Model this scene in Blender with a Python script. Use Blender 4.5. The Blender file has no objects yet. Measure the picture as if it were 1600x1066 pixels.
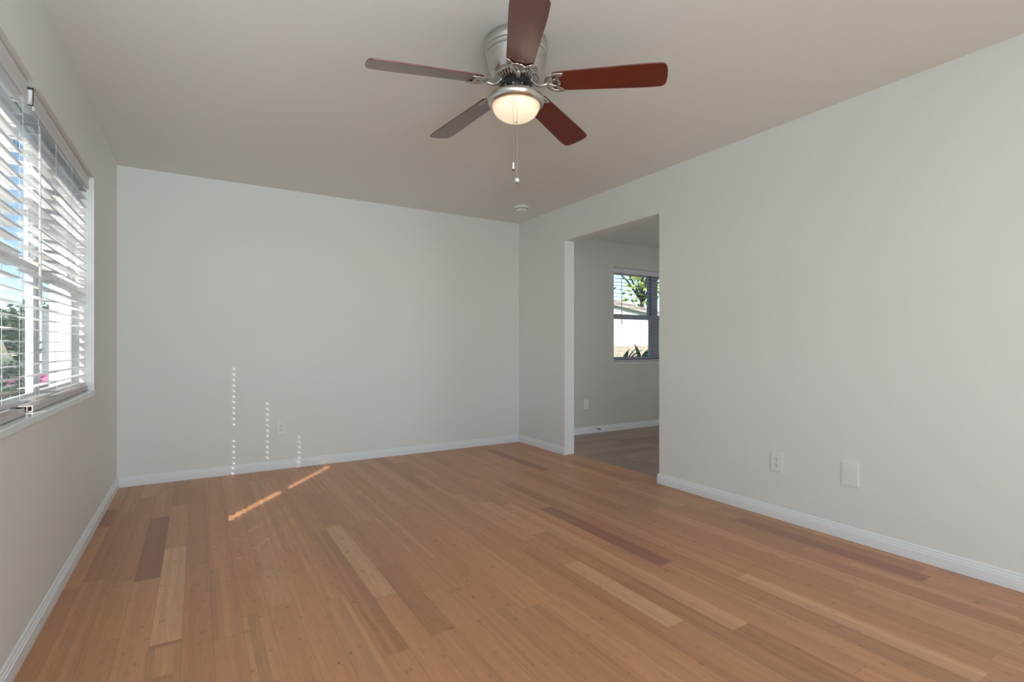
import bpy, bmesh, math, random
from mathutils import Vector, Matrix

C = bpy.context.scene.collection
scene = bpy.context.scene
PI = math.pi

# ------------------------------------------------------------------ camera
F = 803.0
YAW = math.radians(31.5)
cam_d = bpy.data.cameras.new('camera')
cam = bpy.data.objects.new('camera', cam_d)
C.objects.link(cam)
cam.location = (0, 0, 1.076)
cam.rotation_euler = (PI / 2, 0, -YAW)
cam_d.sensor_width = 36
cam_d.lens = 36 * F / 1600
cam_d.shift_y = 7 / 1600
cam_d.clip_start = 0.02
cam_d.clip_end = 400
scene.camera = cam

# ------------------------------------------------------------------ world, sun, exposure
SUN_DIR = Vector((0.74, 1.0, -0.888)).normalized()
world = bpy.data.worlds.new('world')
scene.world = world
world.use_nodes = True
wn = world.node_tree
wn.nodes.clear()
sky = wn.nodes.new('ShaderNodeTexSky')
sky.sky_type = 'NISHITA'
sky.sun_disc = False
sky.sun_elevation = math.radians(35.5)
sky.sun_rotation = math.radians(216.5)
sky.altitude = 0
sky.air_density = 1.0
sky.dust_density = 0.1
sky.ozone_density = 2.0
bg = wn.nodes.new('ShaderNodeBackground')
bg.inputs['Strength'].default_value = 0.20
wo = wn.nodes.new('ShaderNodeOutputWorld')
wn.links.new(sky.outputs[0], bg.inputs[0])
wn.links.new(bg.outputs[0], wo.inputs[0])

sd = bpy.data.lights.new('sun', 'SUN')
sd.energy = 7.0
sd.angle = math.radians(0.45)
sd.color = (1.0, 0.94, 0.85)
so = bpy.data.objects.new('sun', sd)
so.rotation_euler = SUN_DIR.to_track_quat('-Z', 'Y').to_euler()
so.location = (-10, -10, 12)
C.objects.link(so)


def area(name, loc, direction, sx, sy, energy, color):
    l = bpy.data.lights.new(name, 'AREA')
    l.shape = 'RECTANGLE'
    l.size, l.size_y = sx, sy
    l.energy = energy
    l.color = color
    o = bpy.data.objects.new(name, l)
    o.location = loc
    o.rotation_euler = Vector(direction).to_track_quat('-Z', 'Y').to_euler()
    C.objects.link(o)
    return o


# added area fills: one behind the camera, one out of view in the kitchen
area('rear_fill', (0.55, -1.72, 1.25), (-0.05, 1, 0.30), 1.5, 2.0, 60, (0.84, 0.945, 1.0))
# added fill behind the camera, aimed up to brighten ceiling and left wall
fl = area('ceiling_fill', (-0.15, -0.25, 1.75), (0.02, 0.85, 0.62), 0.35, 0.35, 21, (0.79, 0.93, 1.0))
fl.data.spread = math.radians(130)
area('kitchen_fill', (6.45, 1.6, 1.3), (-1, 0.3, 0.55), 1.6, 1.2, 52, (0.9, 0.96, 1.0))  # added fill inside the unseen kitchen end; no window in that wall

scene.view_settings.view_transform = 'Standard'
scene.view_settings.look = 'None'
scene.view_settings.gamma = 1
scene.view_settings.use_curve_mapping = False
scene.view_settings.exposure = 0.08
scene.cycles.use_denoising = True
scene.cycles.max_bounces = 10
scene.cycles.diffuse_bounces = 6
scene.cycles.glossy_bounces = 4
scene.cycles.transparent_max_bounces = 16
scene.cycles.caustics_reflective = False
scene.cycles.caustics_refractive = False
scene.cycles.sample_clamp_indirect = 4


# ------------------------------------------------------------------ materials
def mat(name, col, rough=0.5, metal=0.0, bump=0.0, bscale=60.0, var=0.0, vscale=3.0, coat=0.0, spec=0.5, stretch=None):
    m = bpy.data.materials.new(name)
    m.use_nodes = True
    n, l = m.node_tree.nodes, m.node_tree.links
    b = n['Principled BSDF']
    b.inputs['Base Color'].default_value = (*col, 1)
    b.inputs['Roughness'].default_value = rough
    b.inputs['Metallic'].default_value = metal
    b.inputs['Coat Weight'].default_value = coat
    b.inputs['Coat Roughness'].default_value = 0.2
    b.inputs['Specular IOR Level'].default_value = spec
    tc = n.new('ShaderNodeTexCoord')
    mp = n.new('ShaderNodeMapping')
    l.new(tc.outputs['Object'], mp.inputs[0])
    if stretch:
        mp.inputs['Scale'].default_value = stretch
    # a little procedural variation on everything
    no = n.new('ShaderNodeTexNoise')
    no.inputs['Scale'].default_value = vscale
    no.inputs['Detail'].default_value = 4
    l.new(mp.outputs[0], no.inputs[0])
    mx = n.new('ShaderNodeMix')
    mx.data_type = 'RGBA'
    v = max(var, 0.01)
    mx.inputs[6].default_value = (*[c * (1 - v) for c in col], 1)
    mx.inputs[7].default_value = (*[min(1, c * (1 + v)) for c in col], 1)
    l.new(no.outputs[0], mx.inputs[0])
    l.new(mx.outputs[2], b.inputs['Base Color'])
    if bump > 0:
        nb = n.new('ShaderNodeTexNoise')
        nb.inputs['Scale'].default_value = bscale
        nb.inputs['Detail'].default_value = 3
        l.new(mp.outputs[0], nb.inputs[0])
        bp = n.new('ShaderNodeBump')
        bp.inputs['Strength'].default_value = bump
        bp.inputs['Distance'].default_value = 0.002
        l.new(nb.outputs[0], bp.inputs['Height'])
        l.new(bp.outputs[0], b.inputs['Normal'])
    return m


M = {}
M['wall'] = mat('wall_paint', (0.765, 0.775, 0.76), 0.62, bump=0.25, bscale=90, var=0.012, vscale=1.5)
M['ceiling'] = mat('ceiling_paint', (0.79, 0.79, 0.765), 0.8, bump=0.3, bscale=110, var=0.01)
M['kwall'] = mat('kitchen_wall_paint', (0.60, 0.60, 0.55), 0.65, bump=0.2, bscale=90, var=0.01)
M['trim'] = mat('trim_paint', (0.80, 0.83, 0.85), 0.35, var=0.01)
M['frame'] = mat('window_frame_aluminium', (0.72, 0.74, 0.78), 0.4, var=0.02)
M['sill'] = mat('marble_sill', (0.72, 0.78, 0.78), 0.12, var=0.12, vscale=9, coat=0.4)
M['plate'] = mat('plate_plastic', (0.79, 0.80, 0.80), 0.3)
M['detector'] = mat('detector_plastic', (0.90, 0.92, 0.92), 0.35)
M['valance'] = mat('valance_vinyl', (0.66, 0.66, 0.69), 0.35)
M['frame_backlit'] = mat('backlit_window_frame', (0.33, 0.34, 0.40), 0.4)  # kitchen frame: backlit shade put into the base colour
M['dark'] = mat('dark_slot', (0.03, 0.03, 0.03), 0.6)
M['nickel'] = mat('brushed_nickel', (0.62, 0.60, 0.57), 0.28, metal=1.0, var=0.06, vscale=25, stretch=(1, 1, 14))
M['black'] = mat('black_motor', (0.012, 0.012, 0.012), 0.4)
M['ext_white'] = mat('white_stucco', (0.82, 0.81, 0.79), 0.8, bump=0.6, bscale=40, var=0.03)
M['ext_grey'] = mat('grey_exterior_panel', (0.20, 0.20, 0.20), 0.6, var=0.05)
M['screen'] = mat('porch_screen_panel', (0.27, 0.275, 0.30), 0.6, var=0.05)
M['concrete'] = mat('pale_concrete', (0.62, 0.63, 0.64), 0.85, bump=0.3, bscale=50, var=0.06)
M['soffit'] = mat('soffit_paint', (0.55, 0.50, 0.46), 0.7, var=0.02)
M['roof'] = mat('roof_shingle', (0.42, 0.33, 0.29), 0.9, bump=0.8, bscale=20, var=0.25, vscale=8)
M['bark'] = mat('tree_bark', (0.10, 0.085, 0.075), 0.9, bump=0.8, bscale=20, var=0.3, vscale=12, stretch=(1, 1, 0.3))
M['grass'] = mat('lawn_grass', (0.12, 0.17, 0.06), 0.95, bump=0.9, bscale=50, var=0.4, vscale=9)
M['asphalt'] = mat('asphalt', (0.30, 0.30, 0.30), 0.85, bump=0.4, bscale=80, var=0.12, vscale=6)
M['fence'] = mat('fence_wood', (0.62, 0.52, 0.42), 0.8, bump=0.4, bscale=30, var=0.2, vscale=5, stretch=(6, 6, 0.5))
M['leaf'] = mat('leaf_green', (0.10, 0.20, 0.06), 0.5, var=0.35, vscale=6)
M['leaf_yellow'] = mat('leaf_yellow_green', (0.36, 0.44, 0.08), 0.5, var=0.35, vscale=2)
M['leaf_dark'] = mat('leaf_dark', (0.05, 0.10, 0.05), 0.6, var=0.3, vscale=3)
M['pink'] = mat('pink_petals', (0.50, 0.10, 0.27), 0.6, var=0.1)
M['car'] = mat('silver_car_paint', (0.66, 0.68, 0.70), 0.25, coat=1.0)
M['tyre'] = mat('tyre_rubber', (0.02, 0.02, 0.02), 0.8)
M['carglass'] = mat('car_glass', (0.03, 0.04, 0.05), 0.08)
M['wand'] = mat('wand_plastic', (0.50, 0.47, 0.50), 0.25, var=0.02)
M['cord'] = mat('blind_cord', (0.62, 0.61, 0.62), 0.8)
M['rail_reflection_tint'] = mat('bottom_rail_vinyl', (0.52, 0.46, 0.44), 0.35, var=0.02)  # brownish reflection on the rail top mixed into its base colour


def glass_mat():
    m = bpy.data.materials.new('window_glass')
    m.use_nodes = True
    n, l = m.node_tree.nodes, m.node_tree.links
    n.clear()
    t = n.new('ShaderNodeBsdfTransparent')
    t.inputs[0].default_value = (0.94, 0.97, 0.97, 1)
    g = n.new('ShaderNodeBsdfGlossy')
    g.inputs['Roughness'].default_value = 0.02
    lwt = n.new('ShaderNodeLayerWeight')     # thin sheet: same reflectance from either face
    lwt.inputs[0].default_value = 0.5
    pw = n.new('ShaderNodeMath')
    pw.operation = 'POWER'
    pw.inputs[1].default_value = 5
    l.new(lwt.outputs['Facing'], pw.inputs[0])
    fr = n.new('ShaderNodeMath')
    fr.operation = 'MULTIPLY_ADD'
    fr.inputs[1].default_value = 0.5
    fr.inputs[2].default_value = 0.03
    l.new(pw.outputs[0], fr.inputs[0])
    mx = n.new('ShaderNodeMixShader')
    o = n.new('ShaderNodeOutputMaterial')
    l.new(fr.outputs[0], mx.inputs[0])
    l.new(t.outputs[0], mx.inputs[1])
    l.new(g.outputs[0], mx.inputs[2])
    l.new(mx.outputs[0], o.inputs[0])
    return m


M['glass'] = glass_mat()


def slat_mat():
    m = bpy.data.materials.new('blind_slat_vinyl')
    m.use_nodes = True
    n, l = m.node_tree.nodes, m.node_tree.links
    b = n['Principled BSDF']
    b.inputs['Base Color'].default_value = (0.83, 0.82, 0.81, 1)
    b.inputs['Roughness'].default_value = 0.35
    no = n.new('ShaderNodeTexNoise')
    no.inputs['Scale'].default_value = 40
    bp = n.new('ShaderNodeBump')
    bp.inputs['Strength'].default_value = 0.05
    l.new(no.outputs[0], bp.inputs['Height'])
    l.new(bp.outputs[0], b.inputs['Normal'])
    tr = n.new('ShaderNodeBsdfTranslucent')
    tr.inputs[0].default_value = (0.85, 0.84, 0.82, 1)
    mx = n.new('ShaderNodeMixShader')
    mx.inputs[0].default_value = 0.22
    l.new(b.outputs[0], mx.inputs[1])
    l.new(tr.outputs[0], mx.inputs[2])
    l.new(mx.outputs[0], n['Material Output'].inputs[0])
    return m


M['slat'] = slat_mat()


def bowl_mat():
    # frosted glass bowl lit by the bulb inside: glows warm, brightest where the bulb sits
    m = bpy.data.materials.new('lit_frosted_glass')
    m.use_nodes = True
    n, l = m.node_tree.nodes, m.node_tree.links
    b = n['Principled BSDF']
    b.inputs['Base Color'].default_value = (0.72, 0.62, 0.48, 1)
    b.inputs['Roughness'].default_value = 0.25
    tc = n.new('ShaderNodeTexCoord')
    sx = n.new('ShaderNodeSeparateXYZ')
    l.new(tc.outputs['Object'], sx.inputs[0])
    mr = n.new('ShaderNodeMapRange')
    mr.inputs[1].default_value = 0.0
    mr.inputs[2].default_value = -0.06
    mr.inputs[3].default_value = 0.0
    mr.inputs[4].default_value = 1.0
    l.new(sx.outputs[2], mr.inputs[0])
    no = n.new('ShaderNodeTexNoise')
    no.inputs['Scale'].default_value = 9
    l.new(tc.outputs['Object'], no.inputs[0])
    ad = n.new('ShaderNodeMath')
    ad.operation = 'MULTIPLY_ADD'
    ad.inputs[1].default_value = 0.5
    l.new(no.outputs[0], ad.inputs[0])
    l.new(mr.outputs[0], ad.inputs[2])
    cr = n.new('ShaderNodeValToRGB')
    cr.color_ramp.elements[0].position = 0.15
    cr.color_ramp.elements[0].color = (0.80, 0.42, 0.17, 1)
    cr.color_ramp.elements[1].position = 1.0
    cr.color_ramp.elements[1].color = (1.0, 0.82, 0.58, 1)
    l.new(ad.outputs[0], cr.inputs[0])
    l.new(cr.outputs[0], b.inputs['Emission Color'])
    b.inputs['Emission Strength'].default_value = 0.60
    return m


M['bowl'] = bowl_mat()


def blade_mat():
    m = bpy.data.materials.new('mahogany_blade')
    m.use_nodes = True
    n, l = m.node_tree.nodes, m.node_tree.links
    b = n['Principled BSDF']
    b.inputs['Roughness'].default_value = 0.32
    b.inputs['Specular IOR Level'].default_value = 0.5
    b.inputs['Coat Weight'].default_value = 1.0
    b.inputs['Coat Roughness'].default_value = 0.3
    b.inputs['Coat IOR'].default_value = 1.6
    tc = n.new('ShaderNodeTexCoord')
    mp = n.new('ShaderNodeMapping')
    mp.inputs['Scale'].default_value = (2, 26, 26)
    l.new(tc.outputs['Object'], mp.inputs[0])
    no = n.new('ShaderNodeTexNoise')
    no.inputs['Scale'].default_value = 2.5
    no.inputs['Detail'].default_value = 6
    l.new(mp.outputs[0], no.inputs[0])
    cr = n.new('ShaderNodeValToRGB')
    cr.color_ramp.elements[0].position = 0.3
    cr.color_ramp.elements[0].color = (0.09, 0.004, 0.001, 1)
    cr.color_ramp.elements[1].position = 0.75
    cr.color_ramp.elements[1].color = (0.165, 0.018, 0.004, 1)
    l.new(no.outputs[0], cr.inputs[0])
    l.new(cr.outputs[0], b.inputs['Base Color'])
    return m


M['blade'] = blade_mat()


def floor_mat(name, rough=0.3, coat=0.35, knuckle=0.3):
    m = bpy.data.materials.new(name)
    m.use_nodes = True
    n, l = m.node_tree.nodes, m.node_tree.links
    b = n['Principled BSDF']
    b.inputs['Roughness'].default_value = rough
    b.inputs['Coat Weight'].default_value = coat
    b.inputs['Coat Roughness'].default_value = 0.22
    at = n.new('ShaderNodeAttribute')
    at.attribute_name = 'tone'
    ph = n.new('ShaderNodeAttribute')
    ph.attribute_name = 'phase'
    uv = n.new('ShaderNodeUVMap')
    uv.uv_map = 'UVMap'
    sx = n.new('ShaderNodeSeparateXYZ')
    l.new(uv.outputs[0], sx.inputs[0])

    def math_(op, a, bb=None, c=None):
        q = n.new('ShaderNodeMath')
        q.operation = op
        for i, v in enumerate((a, bb, c)):
            if v is None:
                continue
            if isinstance(v, (int, float)):
                q.inputs[i].default_value = v
            else:
                l.new(v, q.inputs[i])
        return q.outputs[0]
    # grain: long fibres
    cb = n.new('ShaderNodeCombineXYZ')
    l.new(math_('MULTIPLY', sx.outputs[0], 260), cb.inputs[0])
    l.new(math_('MULTIPLY', sx.outputs[1], 5), cb.inputs[1])
    l.new(math_('MULTIPLY', ph.outputs['Fac'], 53), cb.inputs[2])
    no = n.new('ShaderNodeTexNoise')
    no.inputs['Scale'].default_value = 1.0
    no.inputs['Detail'].default_value = 4
    l.new(cb.outputs[0], no.inputs[0])
    g = math_('MULTIPLY_ADD', no.outputs[0], 0.42, 0.79)
    # broad blotches
    cb2 = n.new('ShaderNodeCombineXYZ')
    l.new(math_('MULTIPLY', sx.outputs[0], 30), cb2.inputs[0])
    l.new(math_('MULTIPLY', sx.outputs[1], 7), cb2.inputs[1])
    l.new(math_('MULTIPLY', ph.outputs['Fac'], 17), cb2.inputs[2])
    no2 = n.new('ShaderNodeTexNoise')
    no2.inputs['Scale'].default_value = 1.0
    no2.inputs['Detail'].default_value = 2
    l.new(cb2.outputs[0], no2.inputs[0])
    g = math_('MULTIPLY', g, math_('MULTIPLY_ADD', no2.outputs[0], 0.3, 0.85))
    # bamboo knuckles: a short darker cross mark in every strip, each strip with its own phase
    q = math_('FRACT', math_('ADD', math_('MULTIPLY', sx.outputs[1], 3.7), math_('MULTIPLY', ph.outputs['Fac'], 9.13)))
    q = math_('ABSOLUTE', math_('SUBTRACT', q, 0.5))
    mr = n.new('ShaderNodeMapRange')
    mr.interpolation_type = 'SMOOTHSTEP'
    mr.inputs[1].default_value = 0.06
    mr.inputs[2].default_value = 0.012
    mr.inputs[3].default_value = 0
    mr.inputs[4].default_value = 1
    l.new(q, mr.inputs[0])
    cb3 = n.new('ShaderNodeCombineXYZ')
    l.new(math_('MULTIPLY', sx.outputs[0], 70), cb3.inputs[0])
    l.new(math_('MULTIPLY', sx.outputs[1], 9), cb3.inputs[1])
    l.new(math_('MULTIPLY', ph.outputs['Fac'], 31), cb3.inputs[2])
    no3 = n.new('ShaderNodeTexNoise')
    no3.inputs['Scale'].default_value = 1
    l.new(cb3.outputs[0], no3.inputs[0])
    mr3 = n.new('ShaderNodeMapRange')
    mr3.inputs[1].default_value = 0.50
    mr3.inputs[2].default_value = 0.75
    l.new(no3.outputs[0], mr3.inputs[0])
    kn = math_('SUBTRACT', 1.0, math_('MULTIPLY', math_('MULTIPLY', mr.outputs[0], mr3.outputs[0]), knuckle * 1.5))
    g = math_('MULTIPLY', g, kn)
    # seams (attribute: distance to the plank's edge is in uv2)
    uv2 = n.new('ShaderNodeUVMap')
    uv2.uv_map = 'Edge'
    s2 = n.new('ShaderNodeSeparateXYZ')
    l.new(uv2.outputs[0], s2.inputs[0])

    def edge(sock, w):
        e = n.new('ShaderNodeMapRange')
        e.inputs[1].default_value = w * 0.3
        e.inputs[2].default_value = w
        e.inputs[3].default_value = 0.72
        e.inputs[4].default_value = 1
        l.new(math_('SUBTRACT', 0.5, math_('ABSOLUTE', math_('SUBTRACT', sock, 0.5))), e.inputs[0])
        return e.outputs[0]
    g = math_('MULTIPLY', g, edge(s2.outputs[0], 0.016))
    g = math_('MULTIPLY', g, edge(s2.outputs[1], 0.0016))
    mx = n.new('ShaderNodeVectorMath')
    mx.operation = 'SCALE'
    l.new(at.outputs['Color'], mx.inputs[0])
    l.new(g, mx.inputs['Scale'])
    l.new(mx.outputs[0], b.inputs['Base Color'])
    rr = math_('MULTIPLY_ADD', no2.outputs[0], 0.12, rough - 0.06)
    l.new(rr, b.inputs['Roughness'])
    return m


M['bamboo'] = floor_mat('bamboo_floor', 0.40, 0.12)
M['greywood'] = floor_mat('grey_brown_floor', 0.4, 0.15, knuckle=0.05)


# ------------------------------------------------------------------ helpers
def obj(name, bm, m, parent=None, smooth=False, bevel=0.0, seg=2):
    me = bpy.data.meshes.new(name)
    bmesh.ops.recalc_face_normals(bm, faces=bm.faces)
    bm.to_mesh(me)
    bm.free()
    ms = m if isinstance(m, (list, tuple)) else [m]
    for k in ms:
        me.materials.append(M[k])
    if smooth:
        for p in me.polygons:
            p.use_smooth = True
    o = bpy.data.objects.new(name, me)
    C.objects.link(o)
    if parent:
        o.parent = parent
    if bevel > 0:
        b = o.modifiers.new('bevel', 'BEVEL')
        b.width = bevel
        b.segments = seg
        b.limit_method = 'ANGLE'
        b.angle_limit = math.radians(40)
    return o


def empty(name, loc=(0, 0, 0), rz=0.0):
    o = bpy.data.objects.new(name, None)
    o.empty_display_size = 0.1
    C.objects.link(o)
    o.location = loc
    o.rotation_euler = (0, 0, rz)
    return o


def tag(o, label=None, cat=None, group=None, kind=None):
    if label: o['label'] = label
    if cat: o['category'] = cat
    if group: o['group'] = group
    if kind: o['kind'] = kind
    return o


def struct(o):
    o['kind'] = 'structure'
    return o


def box(bm, x0, x1, y0, y1, z0, z1, mi=0):
    vs = [bm.verts.new((x, y, z)) for x in (x0, x1) for y in (y0, y1) for z in (z0, z1)]
    for f in ((0, 1, 3, 2), (4, 6, 7, 5), (0, 4, 5, 1), (2, 3, 7, 6), (0, 2, 6, 4), (1, 5, 7, 3)):
        fc = bm.faces.new([vs[i] for i in f])
        fc.material_index = mi
    return vs


def lathe(bm, prof, n=48, cx=0, cy=0, cap=True, mi=0):
    rings = []
    for r, z in prof:
        rings.append([bm.verts.new((cx + r * math.cos(2 * PI * i / n), cy + r * math.sin(2 * PI * i / n), z)) for i in range(n)])
    for a, b in zip(rings[:-1], rings[1:]):
        for i in range(n):
            f = bm.faces.new((a[i], a[(i + 1) % n], b[(i + 1) % n], b[i]))
            f.material_index = mi
    if cap:
        for rg in (rings[0], rings[-1]):
            f = bm.faces.new(rg)
            f.material_index = mi


def tube(bm, pts, radii, n=8, flat=1.0):
    pts = [Vector(p) for p in pts]
    if isinstance(radii, (int, float)):
        radii = [radii] * len(pts)
    rings = []
    up = Vector((0, 0, 1))
    prev = None
    for i, p in enumerate(pts):
        d = (pts[min(i + 1, len(pts) - 1)] - pts[max(i - 1, 0)]).normalized()
        if prev is None:
            a = d.cross(up)
            if a.length < 1e-3:
                a = d.cross(Vector((1, 0, 0)))
            a.normalize()
        else:
            a = (prev - d * prev.dot(d))
            a.normalize()
        prev = a
        b = a.cross(d).normalized()
        rings.append([bm.verts.new(p + (a * math.cos(2 * PI * k / n) + b * math.sin(2 * PI * k / n) * flat) * radii[i]) for k in range(n)])
    for r0, r1 in zip(rings[:-1], rings[1:]):
        for k in range(n):
            bm.faces.new((r0[k], r0[(k + 1) % n], r1[(k + 1) % n], r1[k]))
    bm.faces.new(rings[0])
    bm.faces.new(rings[-1])


def BM():
    return bmesh.new()


# ------------------------------------------------------------------ room dimensions
XL, XR, YB, YR, H = -0.516, 3.078, 4.874, -1.6, 2.44
XK = 3.197            # kitchen side of the dividing wall
XKR = 6.5
HK = 2.38
DY0, DY1, DH = 2.822, 4.035, 2.108        # doorway
WY0, WY1, WZ0, WZ1 = 1.50, 3.859, 0.786, 2.06   # left window
KX0, KX1, KZ0, KZ1 = 4.498, 5.98, 0.833, 2.07   # kitchen window

# ------------------------------------------------------------------ walls
bm = BM()
box(bm, XL - 0.2, XL, YR - 0.2, WY0, 0, H)
box(bm, XL - 0.2, XL, WY1, YB + 0.2, 0, H)
box(bm, XL - 0.2, XL, WY0, WY1, 0, WZ0)
box(bm, XL - 0.2, XL, WY0, WY1, WZ1, H)
struct(obj('wall_left', bm, 'wall'))

bm = BM()
box(bm, XL, XR + 0.06, YB, YB + 0.2, 0, H)
struct(obj('wall_back', bm, 'wall'))

bm = BM()
box(bm, XR, XK, YR, DY0, 0, H)
box(bm, XR, XK, DY1, YB, 0, H)
box(bm, XR, XK, DY0, DY1, DH, H)
struct(obj('wall_right', bm, 'wall'))

bm = BM()   # unseen wall behind the camera; wide opening added to let light in
box(bm, XL, -0.25, YR - 0.2, YR, 0, H)
box(bm, 2.85, XK, YR - 0.2, YR, 0, H)
box(bm, -0.25, 2.85, YR - 0.2, YR, 0, 0.2)
box(bm, -0.25, 2.85, YR - 0.2, YR, 2.3, H)
struct(obj('wall_rear', bm, 'wall'))

bm = BM()
box(bm, XL - 0.2, XK, YR - 0.2, YB + 0.2, H, H + 0.12)
struct(obj('ceiling', bm, 'ceiling'))

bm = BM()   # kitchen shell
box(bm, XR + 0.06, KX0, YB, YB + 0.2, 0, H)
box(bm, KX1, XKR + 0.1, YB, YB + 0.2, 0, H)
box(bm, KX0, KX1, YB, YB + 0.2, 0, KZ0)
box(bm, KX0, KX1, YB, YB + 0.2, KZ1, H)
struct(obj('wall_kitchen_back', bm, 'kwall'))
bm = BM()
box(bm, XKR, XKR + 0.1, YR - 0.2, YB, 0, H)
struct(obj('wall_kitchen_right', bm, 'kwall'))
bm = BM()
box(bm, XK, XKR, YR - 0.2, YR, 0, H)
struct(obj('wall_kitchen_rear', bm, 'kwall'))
bm = BM()
box(bm, XK, XKR + 0.1, YR - 0.2, YB + 0.2, HK, H + 0.12)
struct(obj('ceiling_kitchen', bm, 'ceiling'))


# ------------------------------------------------------------------ floors
def px_floor(u, v):
    d = F * 1.076 / (v - 540.0)
    t = (u - 800) / F
    return d * (math.sin(YAW) + math.cos(YAW) * t), d * (math.cos(YAW) - math.sin(YAW) * t)


def plank_floor(name, m, x0, x1, y0, y1, W, along_y, xorig, lens, palette, overrides, seed, strips=5, thick=0.03):
    rnd = random.Random(seed)
    bm = BM()
    tone = bm.loops.layers.float_color.new('tone')
    phl = bm.faces.layers.float.new('phase')
    uvl = bm.loops.layers.uv.new('UVMap')
    uve = bm.loops.layers.uv.new('Edge')
    c0 = math.floor((x0 - xorig) / W)
    c1 = math.ceil((x1 - xorig) / W)
    for c in range(c0, c1):
        xa = xorig + c * W
        ov = sorted([o for o in overrides if o[0] == c], key=lambda o: o[1])
        segs = []
        y = y0 - rnd.uniform(0, lens[1])
        for o in ov:
            while y < o[1] - 0.02:
                ln = rnd.uniform(*lens)
                if o[1] - (y + ln) < 0.35:
                    ln = o[1] - y
                segs.append((y, y + ln, None))
                y += ln
            segs.append((o[1], o[2], o[3]))
            y = o[2]
        while y < y1:
            ln = rnd.uniform(*lens)
            segs.append((y, y + ln, None))
            y += ln
        for (ya, yb, tn) in segs:
            if yb <= y0 or ya >= y1:
                continue
            col, contrast = palette(rnd, tn)
            off = rnd.uniform(0, 50)
            sw = W / strips
            for s in range(strips):
                sx0, sx1 = max(xa + s * sw, x0), min(xa + (s + 1) * sw, x1)
                if sx1 <= sx0:
                    continue
                k = 1 + rnd.uniform(-contrast, contrast)
                cc = (col[0] * k, col[1] * k * (1 + rnd.uniform(-.01, .01)), col[2] * k, 1)
                cya, cyb = max(ya, y0), min(yb, y1)
                pts = [(sx0, cya), (sx1, cya), (sx1, cyb), (sx0, cyb)]
                if not along_y:
                    vs = [bm.verts.new((p[1], p[0], 0)) for p in pts]
                else:
                    vs = [bm.verts.new((p[0], p[1], 0)) for p in pts]
                f = bm.faces.new(vs)
                ph = rnd.random()
                f[phl] = ph
                for lp, p in zip(f.loops, pts):
                    lp[tone] = cc
                    lp[uvl].uv = (p[0] - xa + off, p[1] + off)
                    lp[uve].uv = ((p[0] - xa) / W, (p[1] - ya) / (yb - ya))
    up = Vector((0, 0, 1))
    for f in bm.faces:
        f.normal_update()
        if f.normal.z < 0:
            f.normal_flip()
    # slab under the planks
    me = bpy.data.meshes.new(name)
    if along_y:
        vs = box(bm, x0, x1, y0, y1, -thick, -0.0006)
    else:
        vs = box(bm, y0, y1, x0, x1, -thick, -0.0006)
    bm.to_mesh(me)
    bm.free()
    me.materials.append(M[m])
    o = bpy.data.objects.new(name, me)
    C.objects.link(o)
    return struct(o)


PW, PO = 0.0985, -0.146
BASE = (0.485, 0.226, 0.110)


def bamboo_palette(rnd, tn):
    light = (0.57, 0.30, 0.162)
    dark = (0.315, 0.125, 0.068)
    brown = (0.415, 0.188, 0.092)
    if tn is None:
        r = rnd.random()
        if r < 0.09: tn = 'b'
        elif r < 0.24: tn = 'm'
        else: tn = 'n'
    if tn == 's':   # striped board
        return tuple(c * rnd.uniform(0.95, 1.05) for c in BASE), 0.17
    base = {'l': light, 'd': dark, 'b': brown, 'm': (0.52, 0.255, 0.132), 'n': BASE}[tn]
    k = rnd.uniform(0.91, 1.08)
    w = rnd.uniform(-0.03, 0.03)
    return (base[0] * k, base[1] * k * (1 + w), base[2] * k * (1 + w * 1.5)), (0.12 if rnd.random() < 0.35 else 0.055)


ov = []


def plank(ua, va, ub, vb, tn):
    """far end centre (ua, va), near end centre (ub, vb) as read off the photo"""
    xa, ya = px_floor(ua, va)
    xb, yb = px_floor(ub, vb)
    c = math.floor(((xa + xb) / 2 - PO) / PW)
    y0, y1 = min(ya, yb), max(ya, yb)
    for o in ov:
        if o[0] == c and not (y1 <= o[1] + 0.01 or y0 >= o[2] - 0.01):
            return
    ov.append((c, y0, y1, tn))


plank(275, 856, 252, 1006, 'l')
plank(255, 808, 236, 905, 'd')
plank(526, 822, 605, 931, 'l')
plank(400, 797, 428, 889, 'm')
plank(1159, 808, 1446, 906, 'd')
plank(1320, 885, 1600, 962, 'm')
plank(871, 886, 1057, 975, 'l')
plank(863, 792, 1043, 881, 'd')
plank(766, 704, 848, 736, 'd')
plank(1158, 900, 1545, 1052, 'l')
plank(1192, 878, 1560, 1020, 'b')
plank(720, 772, 829, 843, 'm')
plank(640, 722, 652, 742, 'b')
plank(165, 798, 152, 826, 'd')
plank(205, 800, 160, 905, 'b')
plank(400, 960, 425, 1066, 's')
plank(330, 890, 340, 1000, 's')
plank(490, 770, 521, 820, 'b')
plank(615, 880, 700, 985, 'b')
plank(1065, 790, 1245, 860, 'b')
plank(1000, 760, 1110, 800, 'm')
plank(900, 720, 980, 752, 'b')
plank(250, 1012, 240, 1060, 's')
plank(215, 905, 175, 1000, 's')
plank(190, 870, 100, 1066, 'b')
plank_floor('floor', 'bamboo', XL, XK, YR, YB, PW, True, PO, (0.55, 1.85), bamboo_palette, ov, 11)


def grey_palette(rnd, tn):
    k = rnd.uniform(0.82, 1.15)
    return (0.34 * k, 0.23 * k, 0.175 * k), 0.05


plank_floor('floor_kitchen', 'greywood', YR, YB, XK, XKR, 0.15, False, 0.0, (0.7, 1.2), grey_palette, [], 5, strips=3)


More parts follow.
